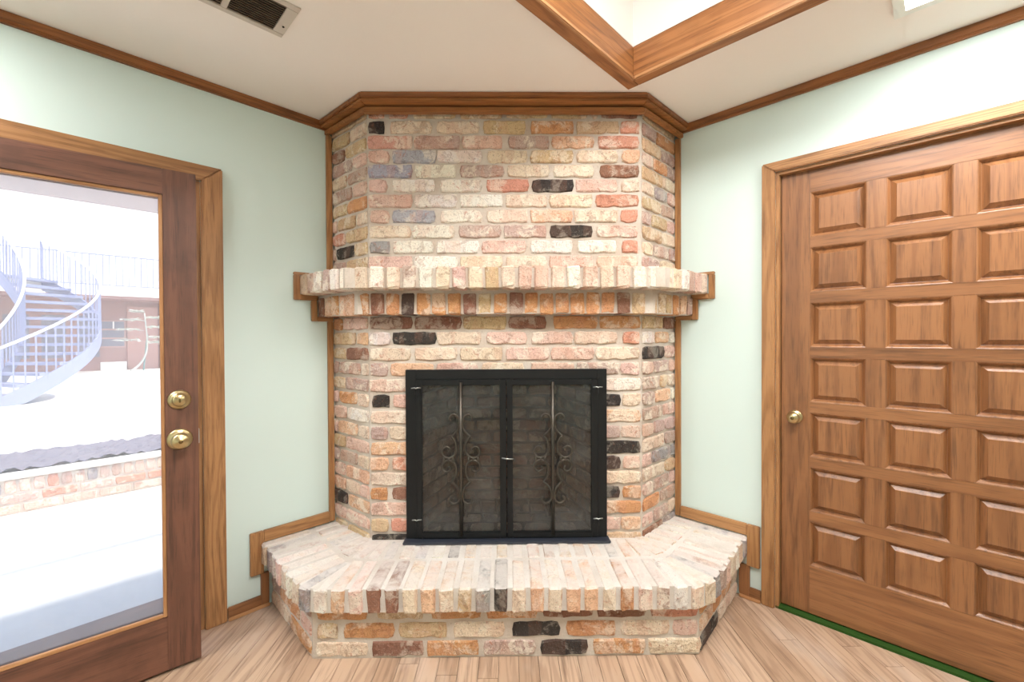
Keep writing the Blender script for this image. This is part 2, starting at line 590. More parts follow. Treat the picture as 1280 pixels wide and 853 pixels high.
out_d = sh([LW.p2(.894, -.004), (-.6545, YF - .088), (.6345, YF - .085), RW.p2(-.922, -.004)])
loft('upper_band', out_t, inn, 2.322, H, cm, cr_e)
loft('bead', out_d, inn, 2.312, 2.322, [m_wood('beam', 'x')] * 3, cr_e)
loft('cove', out_m, inn, 2.306, 2.312, cm, cr_e)
inn_b = sh([LW.p2(.940, -.004), (-.657, YF - .016), (.637, YF - .014), RW.p2(-.968, -.004)])
loft('lower_band', out_b, inn_b, 2.282, 2.306, [m_wood('beam', 'x')] * 3, cr_e)

# ---- ceiling fixtures
def ceiling_light(name, fr, x0, x1, y0, y1, z, strength, label, group):
    t_ = fr.empty(name, (x0 + x1) / 2, (y0 + y1) / 2, z)
    tag(t_, label, 'light', group)
    hx, hy = (x1 - x0) / 2, (y1 - y0) / 2
    f = .03
    fm = MB()
    fm.box(-hx, hx, -hy, -hy + f, -.012, 0).box(-hx, hx, hy - f, hy, -.012, 0)
    fm.box(-hx, -hx + f, -hy + f, hy - f, -.012, 0).box(hx - f, hx, -hy + f, hy - f, -.012, 0)
    fm.build('frame', WHITE, t_)
    MB().box(-hx + f, hx - f, -hy + f, hy - f, -.009, -.002).build('diffuser', m_emit('lamp_diffuser', (1, .985, .965, 1), strength), t_)
ceiling_light('ceiling_light', RW, -.108, 1.15, -.60, -.258, H, LAMP_RIGHT, 'white framed ceiling light close to the wall above the panelled door', None)
ceiling_light('ceiling_light', LW, -1.60, -.30, -.62, -.26, H, LAMP_LEFT, 'white framed ceiling light close to the wall above the glazed door', None)
ceiling_light('ceiling_light', LW, TX1 - 1.75, TX1 - .75, TY1 - 1.2, TY1 - .5, TH, LAMP_TRAY, 'white framed ceiling light up in the raised tray', None)

# ---- air vent
VX0, VX1, VY0, VY1 = .18, .549, -.727, -.535
ve = LW.empty('air_vent', (VX0 + VX1) / 2, (VY0 + VY1) / 2, H)
tag(ve, 'grey metal air vent with dark louvres set in the cream ceiling', 'vent')
hx, hy = (VX1 - VX0) / 2, (VY1 - VY0) / 2
fm = MB()
mgx, mgy = .036, .022
fm.box(-hx, hx, -hy, -hy + mgy, -.006, 0).box(-hx, hx, hy - mgy, hy, -.006, 0)
fm.box(-hx, -hx + mgx, -hy + mgy, hy - mgy, -.006, 0).box(hx - mgx, hx, -hy + mgy, hy - mgy, -.006, 0)
fm.box(-.009, .009, -hy + mgy, hy - mgy, -.006, 0)
fm.build('frame', VENTM, ve, bevel=.0015)
MB().box(-hx + .01, hx - .01, -hy + .01, hy - .01, -.0012, -.0002).build('duct_shade', VENTD, ve)  # flat dark sheet painting the shade behind the louvres
sl = MB()
sl.add([(-.5, -.002, -.0055), (.5, -.002, -.0055), (.5, .0015, -.0005), (-.5, .0015, -.0005), (-.5, -.001, -.0058), (.5, -.001, -.0058), (.5, .0025, -.0008), (-.5, .0025, -.0008)],
       [(0, 1, 2, 3), (4, 5, 6, 7), (0, 1, 5, 4), (1, 2, 6, 5), (2, 3, 7, 6), (3, 0, 4, 7)])
s0 = None
for cxs, wd in ((-(hx - mgx + .009) / 2, hx - mgx - .009), ((hx - mgx + .009) / 2, hx - mgx - .009)):
    for i in range(13):
        yy = -hy + mgy + (2 * hy - 2 * mgy) * (i + .5) / 13
        if s0 is None:
            s0 = sl.build('slat', SLATM, ve)
            s0.location, s0.scale = (cxs, yy, 0), (wd, 1, 1)
        else:
            inst('slat', s0.data, ve, (cxs, yy, 0), scale=(wd, 1, 1))
for sx in (-1, 1):
    MB().lathe([(.004, -.0075), (.004, -.005)], 10, 'z', (sx * (hx - .015), .03, 0)).build('screw', VENTD, ve)

# ------------------------------------------------------------------ fireplace
fp = empty('fireplace', (-.009, 2.5, 0))
tag(fp, 'corner fireplace of old multicoloured brick with mantel shelf and raised hearth', 'fireplace')
fp_inv = Matrix.Translation((.009, -2.5, 0))
def part(name, mb, mat):
    mb.v = [(v[0] + .009, v[1] - 2.5, v[2]) for v in mb.v]
    return mb.build(name, mat, fp)
def loc_(x, y, z):
    return (x + .009, y - 2.5, z)

# brick faces (front turned to -y, rounded and chipped edges); a few shapes per length, shared
def brick_mesh(L, Hh, D, seed):
    q = random.Random(seed)
    nx, nz = max(3, int(L / .028)), 2
    pts = []
    for i in range(nx):
        pts.append((-L / 2 + L * i / nx, -Hh / 2))
    for i in range(nz):
        pts.append((L / 2, -Hh / 2 + Hh * i / nz))
    for i in range(nx):
        pts.append((L / 2 - L * i / nx, Hh / 2))
    for i in range(nz):
        pts.append((-L / 2, Hh / 2 - Hh * i / nz))
    cor = {0, nx, nx + nz, 2 * nx + nz}
    o_, i_ = [], []
    for k_, (x, z) in enumerate(pts):
        c_ = .0065 * q.uniform(.5, 1.3) if k_ in cor else 0
        jx, jz = q.uniform(-.002, .002), q.uniform(-.0024, .0024)
        if z < 0 and q.random() < .3:
            jz += q.uniform(.001, .004)
        x2, z2 = x + jx - math.copysign(c_, x) * (k_ in cor), z + jz - math.copysign(c_ * .5, z) * (k_ in cor)
        o_.append((x2, .006, z2))
        ins = q.uniform(.003, .0065)
        i_.append((x2 - math.copysign(ins, x) * (1 if abs(x) > L * .35 else .2), q.uniform(-.001, .0015), z2 - math.copysign(ins, z) * (1 if abs(z) > Hh * .3 else 0)))
    n = len(pts)
    v = [(x, D, z) for x, y, z in o_] + o_ + i_ + [(q.uniform(-.01, .01), q.uniform(-.001, .0005), 0)]
    f = []
    for i in range(n):
        j = (i + 1) % n
        f += [(i, j, n + j, n + i), (n + i, n + j, 2 * n + j, 2 * n + i), (2 * n + i, 2 * n + j, 3 * n)]
    me = bpy.data.meshes.new('brick')
    me.from_pydata(v, [], f)
    bm = bmesh.new()
    bm.from_mesh(me)
    bmesh.ops.recalc_face_normals(bm, faces=bm.faces)
    bm.to_mesh(me)
    bm.free()
    me.materials.append(BRICK)
    return me
CLS = [.06, .085, .11, .15, .19, .21]
FACES = {c: [brick_mesh(c, .058, .05, int(c * 1000) + s) for s in range(6)] for c in CLS}

def block_mesh(L, D, Hh, seed, top=None):
    """whole brick: L along x, front at y=0 reaching back D, z 0..Hh; all edges worn"""
    q = random.Random(seed)
    bm = bmesh.new()
    bmesh.ops.create_cube(bm, size=1)
    for v in bm.verts:
        v.co = ((v.co.x) * L, (v.co.y + .5) * D, (v.co.z + .5) * Hh)
    bmesh.ops.bevel(bm, geom=bm.edges[:], offset=.0065, segments=1, affect='EDGES')
    for v in bm.verts:
        v.co += Vector((q.uniform(-.0022, .0022), q.uniform(-.004, .003), q.uniform(-.0022, .0022)))
        if v.co.z < Hh * .3 and v.co.y < D * .3 and q.random() < .35:
            v.co += Vector((0, q.uniform(0, .008), q.uniform(0, .009)))
    bmesh.ops.recalc_face_normals(bm, faces=bm.faces)
    me = bpy.data.meshes.new('brick')
    for f_ in bm.faces:
        f_.normal_update()
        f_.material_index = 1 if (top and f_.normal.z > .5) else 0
    bm.to_mesh(me)
    bm.free()
    me.materials.append(BRICK)
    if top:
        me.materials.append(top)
    return me

def lay(parent, org, phi, x0, x1, z, code, hgt=.0605, dark=1.0, out=0):
    x0, x1 = x0 - .0015, x1 + .0015
    L = x1 - x0
    if L < .02:
        return
    c = min(CLS, key=lambda k_: abs(k_ - L))
    xc = (x0 + x1) / 2
    jit = R.uniform(-.002, .0015) - out
    px = org[0] + math.cos(phi) * xc - math.sin(phi) * jit
    py = org[1] + math.sin(phi) * xc + math.cos(phi) * jit
    s = 1
    inst('brick', R.choice(FACES[c]), parent, loc_(px, py, z + hgt / 2), (0, R.uniform(-.008, .008), phi),
         (s * L / c, 1, hgt / .058), look(code, dark))

# ---- chimney breast: mortar body with its bricks
ins = .010
def off_poly(pts, d):
    """move a 4-point outline (wall, corner, corner, wall) outwards by d; ends slide along the walls"""
    def line(a, b, d):
        t = Vector((b[0] - a[0], b[1] - a[1])).normalized()
        n = Vector((t.y, -t.x))
        return Vector(a) + n * d, t
    def hit(p, t, q_, s):
        den = t.x * s.y - t.y * s.x
        k_ = ((q_.x - p.x) * s.y - (q_.y - p.y) * s.x) / den
        return p + t * k_
    l1, l2, l3 = [line(pts[i], pts[i + 1], d) for i in range(3)]
    wl = (Vector(LW.p2(0)), Vector((S2, S2)))
    wr = (Vector(RW.p2(0)), Vector((S2, -S2)))
    return [tuple(hit(*l1, *wl)), tuple(hit(*l1, *l2)), tuple(hit(*l2, *l3)), tuple(hit(*l3, *wr))]
BO = [B_L, A_L, A_R, B_R]
core = off_poly(BO, -ins)
OX0, OX1, OZ0, OZ1 = -.452, .437, .292, 1.066        # firebox opening
e = MB()
e.prism(core + [corner], OZ1, H - .002)
e.prism([core[0], core[1], (OX0, core[1][1]), (OX0, core[1][1] + .35)], 0.02, OZ1)
e.prism([core[3], core[2], (OX1, core[1][1]), (OX1, core[1][1] + .35)], 0.02, OZ1)
breast = part('chimney_breast', e, MORTAR)
breast['label'] = 'tall brick chimney breast with pale mortar joints'
UP = [
    (2.2758, "-648,-574,r -555,-462,r -439,-237,y -219,-20,y -5,194,y 209,382,y 397,431,c 446,619,n"),
    (2.2038, "-649,-574,k -548,-354,c -328,-129,c -110,88,y 115,314,o 329,529,y 536,627,r"),
    (2.1339, "-653,-444,m -437,-220,t -212,-21,p 5,201,t 212,412,q 431,623,r"),
    (2.0666, "-650,-553,p -538,-332,b -329,-119,w -92,95,c 110,314,y 329,525,c 540,630,q"),
    (1.9981, "-651,-445,b -434,-239,w -220,-14,t 1,200,c 219,411,c 438,623,n"),
    (1.9300, "-651,-561,p -539,-341,w -314,-119,w -97,102,r 117,313,k 324,521,p 540,626,c"),
    (1.8588, "-652,-446,p -435,-236,w -221,-22,w -7,189,c 200,403,c 419,623,r"),
    (1.7861, "-645,-551,p -540,-338,b -315,-120,w -98,98,c 109,309,q 316,524,c 535,619,r"),
    (1.7144, "-649,-454,c -447,-248,w -229,-30,t -15,184,t 203,403,k 422,619,p"),
    (1.6423, "-646,-552,g -537,-350,w -335,-132,w -121,90,p 109,308,w 331,516,w 543,618,r"),
    (1.5698, "-654,-448,p -440,-234,w -223,-24,c -8,184,c 199,406,p 422,618,p"),
]
LO = [
    (1.2853, "-649,-450,n -439,-217,n -209,-6,y 5,183,n 217,425,o 436,629,o"),
    (1.2121, "-653,-552,w -544,-338,k -334,-127,c -101,92,p 111,307,p 315,519,c 546,625,r"),
    (1.1378, "-650,-458,c -440,-240,c -225,-26,c -10,197,p 205,409,p 417,625,c"),
    (1.0653, "-650,-564,t -553,-350,q -339,-143,p -124,76,c 110,314,p 326,530,t 534,625,p"),
    (0.9893, "-655,-452,p 435,633,w"),
    (0.9163, "-640,-558,k -543,-452,p 435,534,k 541,633,c"),
    (0.8406, "-648,-453,c 435,632,q"),
    (0.7649, "-649,-566,t -559,-454,c 435,530,t 537,629,c"),
    (0.6917, "-650,-454,q 435,628,k"),
    (0.6196, "-654,-567,q -549,-455,r 434,533,k 545,625,p"),
    (0.5486, "-651,-455,c 434,632,c"),
    (0.4780, "-651,-572,o -550,-455,n 434,529,k 544,632,o"),
    (0.4058, "-652,-456,p 434,632,o"),
    (0.3281, "-652,-566,y -555,-457,r 434,533,p 536,632,q"),
    (0.2554, "-649,-457,k 433,632,y"),
]
SIDE_L = {'UP': "y,1 y,.55,c n,.4,y t,.6,p c,.45,t t,.6,p y,.45,o p,.15,y,.7,c r,.4,y p,.1,k,.65,y t,.4,y".split(),
          'LO': "o,.3,p y,.68,q y,.38,n t,.15,t,.8,c y,.35,t p,.15,o,.7,c p,.4,w p,.12,q,.7,c y,.35,p t,.15,t,.7,c p,.35,q q,.35,c,.75,p k,.4,q p,.35,p y,.4,y".split()}
SIDE_R = {'UP': "y,1 t,.4,o y,.55,t c,.3,o,.75,t y,.6,c c,.35,g,.75,p y,.55,t t,.25,y,.75,p y,.58,c c,.3,t,.8,t t,.5,c".split(),
          'LO': "y,.6,n w,.35,q,.8,w k,.65,p p,.3,t,.8,p t,.5,y,.75,c t,.35,q,.85,w t,.6,p p,.3,t,.65,t c,.65,t p,.25,g,.85,g c,.65,y p,.3,t,.8,p o,.5,t p,.3,t,.75,c n,.6,g".split()}
def row(parent, org, phi, text, z, hgt=.0605, **kw):
    for t_ in text.split():
        a, b, c_ = t_.split(',')
        lay(parent, org, phi, int(a) / 1000, int(b) / 1000, z, c_, hgt, **kw)
def side_row(parent, org, phi, L, spec, z, hgt=.0605, gap=.012, m0=.006, m1=.006, **kw):
    it = spec.split(',')
    codes, cuts = it[0::2], [0] + [float(x) for x in it[1::2]] + [1]
    if len(codes) == 1:
        cuts = [0, 1]
    for i, c_ in enumerate(codes):
        a, b = m0 + cuts[i] * (L - m0 - m1), m0 + cuts[i + 1] * (L - m0 - m1)
        lay(parent, org, phi, a + (gap / 2 if i else 0), b - (gap / 2 if i < len(codes) - 1 else 0), z, c_, hgt, **kw)
LL = math.dist(B_L, A_L)
phiL = math.atan2(A_L[1] - B_L[1], A_L[0] - B_L[0])
LR = math.dist(B_R, A_R)
phiR = math.atan2(B_R[1] - A_R[1], B_R[0] - A_R[0])
for key, rows in (('UP', UP), ('LO', LO)):
    for i, (z, text) in enumerate(rows):
        row(breast, (0, YF), 0, text, z)
        side_row(breast, B_L, phiL, LL, SIDE_L[key][i], z, m1=.014)
        side_row(breast, A_R, phiR, LR, SIDE_R[key][i], z, m0=.014)

# ---- paths for the header courses of mantel and hearth
def header_path(poly, fillet):
    P = [Vector(q_) for q_ in poly]
    out = [P[0]]
    for i in (1, 2):
        a, b, c_ = P[i - 1], P[i], P[i + 1]
        s, t_ = b + (a - b).normalized() * fillet, b + (c_ - b).normalized() * fillet
        for k_ in range(9):
            u_ = k_ / 8
            out.append((1 - u_) ** 2 * s + 2 * u_ * (1 - u_) * b + u_ * u_ * t_)
    out.append(P[3])
    return out
def resample(path, n_):
    seg = [0]
    for i in range(len(path) - 1):
        seg.append(seg[-1] + (path[i + 1] - path[i]).length)
    def at(s):
        s = min(max(s, 0), seg[-1])
        for i in range(len(path) - 1):
            if s <= seg[i + 1]:
                k_ = (s - seg[i]) / max(1e-9, seg[i + 1] - seg[i])
                return path[i].lerp(path[i + 1], k_)
        return path[-1]
    return at, seg[-1]
def headers(parent, poly, fillet, pitch, smooth_w, z, wid, dep, hgt, colour, seed, top=None, zj=.0):
    path = header_path(poly, fillet)
    at, tot = resample(path, 0)
    meshes = [block_mesh(wid, dep, hgt, seed + i, top) for i in range(7)]
    n_ = round(tot / pitch)
    for i in range(n_):
        s = tot * (i + .5) / n_
        p_ = at(s)
        a, b = at(s - smooth_w), at(s + smooth_w)
        if smooth_w < s < tot - smooth_w:
            t_ = b - a
        elif s <= smooth_w:
            t_ = at(s + .02) - at(s) if s + .02 < tot else b - a
            t_ = at(2 * s) - at(0)
        else:
            t_ = at(tot) - at(2 * s - tot)
        phi = math.atan2(t_.y, t_.x)
        j = R.uniform(-.004, .004)
        inst('brick', R.choice(meshes), parent, loc_(p_.x - math.sin(phi) * j, p_.y + math.cos(phi) * j, z + R.uniform(-zj, zj)),
             (0, R.uniform(-.015, .015), phi), (R.uniform(.95, 1.03), 1, R.uniform(.98, 1.03)), look(colour(p_.x, i)))
def by_x(table, side):
    def f(x, i):
        if abs(x) < .78:
            return min(table, key=lambda q_: abs(q_[0] - x))[1]
        return side[i % len(side)]
    return f
MU = "wcwctpwcpcycppcwpccwwc"
ML = "nonoknooonyooooooonyyt"
tab_u = [(-.74 + 1.47 * i / (len(MU) - 1), c_) for i, c_ in enumerate(MU)]
ML = "qonokooonyonooooooonyy"  # tan bricks, with the warm bounce under the shelf put into their orange
tab_l = [(-.70 + 1.39 * i / (len(ML) - 1), c_) for i, c_ in enumerate(ML)]

# ---- mantel: two stepped courses of brick ends
BM = [B_L, A_L, A_R, RW.p2(-.974)]
mp_u, mp_l = off_poly(BM, .157), off_poly(BM, .080)
e = MB()
e.prism(off_poly(BM, .145) + [corner], 1.466, 1.551)
e.prism(off_poly(BM, .069) + [corner], 1.354, 1.466)
mantel = part('mantel_shelf', e, MORTAR)
mantel['label'] = 'stepped brick mantel shelf with rounded corners'
headers(mantel, mp_u, .13, .0712, .09, 1.460, .060, .15, .096, by_x(tab_u, 'cpwtp'), 300)
headers(mantel, mp_l, .10, .0700, .06, 1.351, .059, .10, .096, by_x(tab_l, 'nqoqt'), 340)

# ---- hearth
HBO = [HW_L, HB_L, HB_R, HW_R]
e = MB()
e.prism(off_poly(HBO, -.006) + [corner], 0, .205)
hp = off_poly(HBO, .042)
hpi = off_poly(HBO, .031)
def poly2(path):
    return [tuple(q_) for q_ in path]
hpr = header_path(hpi, .08)
hearth = part('hearth', e, MORTAR)
mbed = MB().prism(poly2(hpr) + [corner], .202, .2915)
mbed.v = [(v[0] + .009, v[1] - 2.5, v[2]) for v in mbed.v]
mbed.build('mortar_bed', MORTAR_H, hearth)
hearth['label'] = 'raised brick hearth with angled wings and brick ends along its edge'
HE = [
    (0.1502, "-744,-550,o -516,-333,y -302,-110,o -88,111,o 130,330,n 345,536,n 555,740,r"),
    (0.0781, "-745,-665,y -643,-445,o -430,-241,y -216,-17,c 11,198,k 223,417,o 436,627,c 642,740,p"),
    (0.0060, "-752,-548,c -532,-334,n -319,-120,o -101,104,t 123,307,k 329,533,o 545,752,c"),
]
for z, text in HE:
    row(hearth, (0, HB_L[1]), 0, text, z, .060)
lh, rh = math.dist(HW_L, HB_L), math.dist(HB_R, HW_R)
phl = math.atan2(HB_L[1] - HW_L[1], HB_L[0] - HW_L[0])
phr = math.atan2(HW_R[1] - HB_R[1], HW_R[0] - HB_R[0])
for (z, _), a, b in zip(HE, ("y,.5,t", "t,.25,o,.75,p", "c,.5,o"), ("o,.5,y", "q,.3,o,.8,c", "k,.45,c")):
    side_row(hearth, HW_L, phl, lh, a, z, .058, m1=.012)
    side_row(hearth, HB_R, phr, rh, b, z, .058, m0=.012)
HH = "wqpnncqcygkcqcqqcoptwc"
tab_h = [(-.715 + .0685 * i, c_) for i, c_ in enumerate(HH)]
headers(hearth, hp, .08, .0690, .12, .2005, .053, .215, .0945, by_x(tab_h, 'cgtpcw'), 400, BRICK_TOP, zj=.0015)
# second row of bricks behind, lying on the hearth top
hp2 = off_poly(HBO, .042 - .232)
HS = "tgcbwkccycptcyqgqc"
tab_s = [(-.62 + 1.22 * i / (len(HS) - 1), c_) for i, c_ in enumerate(HS)]
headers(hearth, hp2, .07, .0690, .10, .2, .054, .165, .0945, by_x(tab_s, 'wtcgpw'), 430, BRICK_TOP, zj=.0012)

# ---- firebox
FB = 2.50
bx0, bx1 = -.30, .285
e = MB()
yk = core[1][1] + .012
e.prism([(bx0 - .05, FB), (bx1 + .05, FB), (bx1 + .05, FB + .04), (bx0 - .05, FB + .04)], .25, 1.2)
e.prism([(OX0, yk), (bx0, FB), (bx0 - .04, FB + .02), (OX0 - .04, yk + .02)], .25, 1.2)
e.prism([(OX1, yk), (bx1, FB), (bx1 + .04, FB + .02), (OX1 + .04, yk + .02)], .25, 1.2)
e.prism([(OX0 - .02, yk - .015), (OX1 + .02, yk - .015), (bx1 + .02, FB), (bx0 - .02, FB)], .25, OZ0 + .002)
e.prism([(OX0 - .02, yk - .005), (OX1 + .02, yk - .005), (bx1 + .02, FB), (bx0 - .02, FB)], 1.15, 1.19)
fbx = part('firebox', e, SOOT)
fbx['label'] = 'sooty brick lined firebox behind the screen'
zz = OZ0 + .01
i = 0
while zz < 1.12:
    x = bx0 + (.006 if i % 2 else -.09)
    while x < bx1 - .03:
        a, b = max(x, bx0 + .006), min(x + .195, bx1 - .006)
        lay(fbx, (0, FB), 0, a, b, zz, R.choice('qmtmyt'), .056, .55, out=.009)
        x += .207
    ls = math.dist((OX0, yk), (bx0, FB))
    ph1 = math.atan2(FB - yk, bx0 - OX0)
    ph2 = math.atan2(yk - FB, OX1 - bx1)
    x = .03 if i % 2 else -.07
    while x < ls - .03:
        a, b = max(x, .03), min(x + .195, ls - .008)
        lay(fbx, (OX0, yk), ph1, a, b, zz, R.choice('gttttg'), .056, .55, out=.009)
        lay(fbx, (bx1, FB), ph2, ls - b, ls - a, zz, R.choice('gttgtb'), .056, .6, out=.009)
        x += .207
    zz += .068
    i += 1
for i in range(6):
    for j in range(3):
        x0_ = -.40 + i * .135 + (.06 if j % 2 else 0)
        y0_ = yk + .05 + j * .125
        if y0_ + .1 < FB:
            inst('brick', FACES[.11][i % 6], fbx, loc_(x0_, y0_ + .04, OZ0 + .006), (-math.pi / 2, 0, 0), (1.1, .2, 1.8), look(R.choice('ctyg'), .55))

# ------------------------------------------------------------------ fireplace screen (black frame with two glazed doors)
SY = YF - .022
fs = empty('fireplace_screen', (-.0075, SY, .296))
tag(fs, 'black iron fireplace screen with two glazed doors and scrollwork', 'fireplace screen')
K = .003733                                   # metres per measured unit on the screen plane
sx = lambda p: (p - 632.9) * K
sz = lambda p: (677.5 - p) * K                # above the hearth top
x0, x1 = sx(507), sx(758.8)
zt = sz(463)
dl0, dl1, dr0, dr1 = sx(520.8), sx(632.6), sx(633.4), sx(746.8)
dzt, dzb = sz(475.4), sz(674)
e = MB()
e.box(x0, dl0, 0, .019, 0, zt).box(dr1, x1, 0, .019, 0, zt).box(dl0, dr1, 0, .019, dzt, zt)
e.build('frame', IRON, fs, bevel=.002)
e = MB().box(x0 - .008, x1 + .008, -.042, .019, -.0005, .0105)
e.build('base_plate', IRON_B, fs, bevel=.002)
def curl(dx, sgn, flip):
    A_ = [(-85, -337), (-100, -365), (-70, -397), (-30, -380), (-13, -327), (-25, -267), (-55, -228), (-82, -205)]
    B_ = [(-82, -200), (-52, -160), (-40, -107), (-50, -50), (-90, -14), (-140, -18), (-166, -57), (-155, -97), (-125, -112), (-97, -92), (-106, -64)]
    return [[((dx + sgn * px / 7.107 * K), 0, flip * -pz / 7.107 * K) for px, pz in poly] for poly in (A_, B_)]
def screen_door(x0, x1, gl, gr, bar, hinge_x, hs):
    d = MB()
    zb, z1 = dzb, dzt
    gz0, gz1 = sz(667), sz(482.4)
    d.box(x0, gl, -.008, .014, zb, z1).box(gr, x1, -.008, .014, zb, z1)
    d.box(gl, gr, -.008, .014, zb, gz0).box(gl, gr, -.008, .014, gz1, z1)
    door = d.build('door', IRON, fs, bevel=.0025)
    MB().box(gl - .004, gr + .004, .006, .010, gz0 - .004, gz1 + .004).build('pane', GLASS_FIRE, door)
    MB().tube([(bar, -.010, gz0 - .012), (bar, -.010, gz1 + .014)], .0085, 8).build('centre_bar', IRON_W, door, smooth=True)
    zm = sz(574.2)
    for sg in (1, -1):
        for fl_ in (1, -1):
            for poly in curl(0, sg, fl_):
                pts = [(bar + p_[0], -.013, zm + p_[2]) for p_ in poly]
                pts = catmull(pts, 5)
                n_ = len(pts)
                rr = [.0060 * (.75 + .25 * math.sin(math.pi * min(1, .15 + i_ / n_))) for i_ in range(n_)]
                MB().tube(pts, rr, 7).build('scroll', IRON_W, door, smooth=True)
        for dx in (-70, -108, -150):
            cx_ = bar + sg * dx / 7.107 * K
            MB().lathe([(.002, -.012), (.0062, -.008), (.0068, 0), (.0062, .008), (.002, .012)], 8, 'z', (cx_, -.014, zm)).build('collar', IRON_W, door, smooth=True)
    for hz in (sz(489.5), sz(654)):
        h = MB().lathe([(.0055, -.016), (.0055, .016)], 10, 'z', (hinge_x, -.012, hz))
        hg = h.build('hinge', IRON, fs, smooth=False)
        e2 = MB().tube([(hinge_x - .022, -.010, hz + .014), (hinge_x - .006, -.016, hz + .017), (hinge_x, -.018, hz + .014), (hinge_x + .006, -.016, hz + .017), (hinge_x + .022, -.010, hz + .015)], .0028, 6)
        e2.build('pin', STEEL, hg, smooth=True)
        MB().box(hinge_x - .018, hinge_x + .018, -.013, -.006, hz - .014, hz + .012).build('leaf', IRON, hg, bevel=.001)
    return door
dA = screen_door(dl0, dl1, sx(527.4), sx(624.5), sx(576), dl0, -1)
dB = screen_door(dr0, dr1, sx(640.5), sx(739), sx(690.5), dr1, 1)
e = MB().tube([(sx(627), -.016, sz(573)), (sx(633), -.024, sz(573.5)), (sx(641), -.020, sz(574))], .0032, 7)
lt = e.build('latch', STEEL, fs, smooth=True)
MB().lathe([(.001, -.014), (.006, -.010), (.0065, -.002), (.003, .004)], 10, 'y', (sx(641.5), -.012, sz(575.5))).build('latch_knob', IRON_W, lt, smooth=True)

# log grate inside
g = empty('log_grate', (.0, 2.29, OZ0 + .002))
tag(g, 'dark iron log grate standing in the firebox', 'grate')
for zz in (.02, .09):
    MB().tube([(-.26, -.0, zz), (.24, -.0, zz)], .006, 6).build('rail', IRON_W, g)
for i in range(6):
    xx = -.22 + i * .085
    MB().tube([(xx, -.012, .004), (xx - .02, -.004, .10)], .006, 6).build('bar', IRON_W, g)
for xx in (-.24, .22):
    MB().tube([(xx, -.0, 0), (xx, .0, .09)], .007, 6).build('leg', IRON_W, g)
    MB().tube([(xx, 0, .02), (xx, .13, .02), (xx, .13, 0)], .006, 6).build('leg', IRON_W, g)

# ------------------------------------------------------------------ oak trims where brick meets wall
def on_wall(fr, name, label):
    t_ = empty(name, fr.at(0), fr.a)
    return tag(t_, label, 'trim', kind='structure')
def piece(parent, x0, x1, z0, z1, th, ax, nm='board', kind='oak', y0=0):
    return MB().box(min(x0, x1), max(x0, x1), y0 - th, y0, z0, z1).build(nm, m_wood(kind, ax), parent, bevel=.003)
def outline(fr, sgn, name, label, sB, sU, sL_, zc, base_s, hw, bs_end):
    """sgn maps distance-along-wall s to the frame's x; sB breast edge, sU / sL_ ends of the two mantel steps"""
    t_ = on_wall(fr, name, label)
    X = lambda s: sgn * s
    w_, th = .028, .018
    piece(t_, X(sB - w_), X(sB), 1.56, 2.283, th, 'z', 'upright')
    piece(t_, X(sU - w_), X(sB), 1.556, 1.570, th, 'x')
    piece(t_, X(sU - w_), X(sU), 1.434, 1.556, th, 'z')
    piece(t_, X(sU), X(sL_ + .004), 1.434, 1.462, th, 'x')
    piece(t_, X(sL_ - w_), X(sL_), 1.331, 1.434, th, 'z')
    piece(t_, X(sL_), X(sB), 1.331, 1.353, th, 'x')
    piece(t_, X(sB - w_), X(sB), .300, 1.331, th, 'z', 'upright')
    # round the end of the hearth
    he, hb = sL_ * 0 + hw, base_s
    piece(t_, X(he), X(sB - w_ - .001), .300, .354, th, 'x', 'hearth_board')
    piece(t_, X(he - .055), X(he), .158, .354, th, 'z', 'hearth_board')
    piece(t_, X(he - .012), X(hb), .012, .158, th * .9, 'z', 'hearth_board', 'door')
    return t_
outline(LW, 1, 'trim_5', 'oak boards framing the brickwork on the wall beside the glazed door', .952, .790, .872, 0, .640, .618, 0)
outline(RW, -1, 'trim_6', 'oak boards framing the brickwork on the wall beside the panelled door', .988, .816, .898, 0, .675, .640, 0)

# baseboards
def base(fr, name, x0, x1, label, x2=None):
    o = MB().box(x0, x1, -.014, 0, 0, .055).build(name, m_wood('door', 'x'), loc=fr.at(0), rotz=fr.a, bevel=.003)
    tag(o, label, 'baseboard', kind='structure')
    MB().box(x0, x1, -.026, -.014, 0, .014).build('shoe', m_wood('bead', 'x'), o, bevel=.003)
    return o
base(LW, 'baseboard_left', .474, .640, 'low brown baseboard between patio door casing and hearth')
base(RW, 'baseboard_right', -.672, -.580, 'low brown baseboard between panelled door casing and hearth')
base(LW, 'baseboard_left', XL0, -.70, 'low brown baseboard on the hinge side of the glazed patio door')
base(RW, 'baseboard_right', .50, XR1, 'low brown baseboard beyond the panelled door')

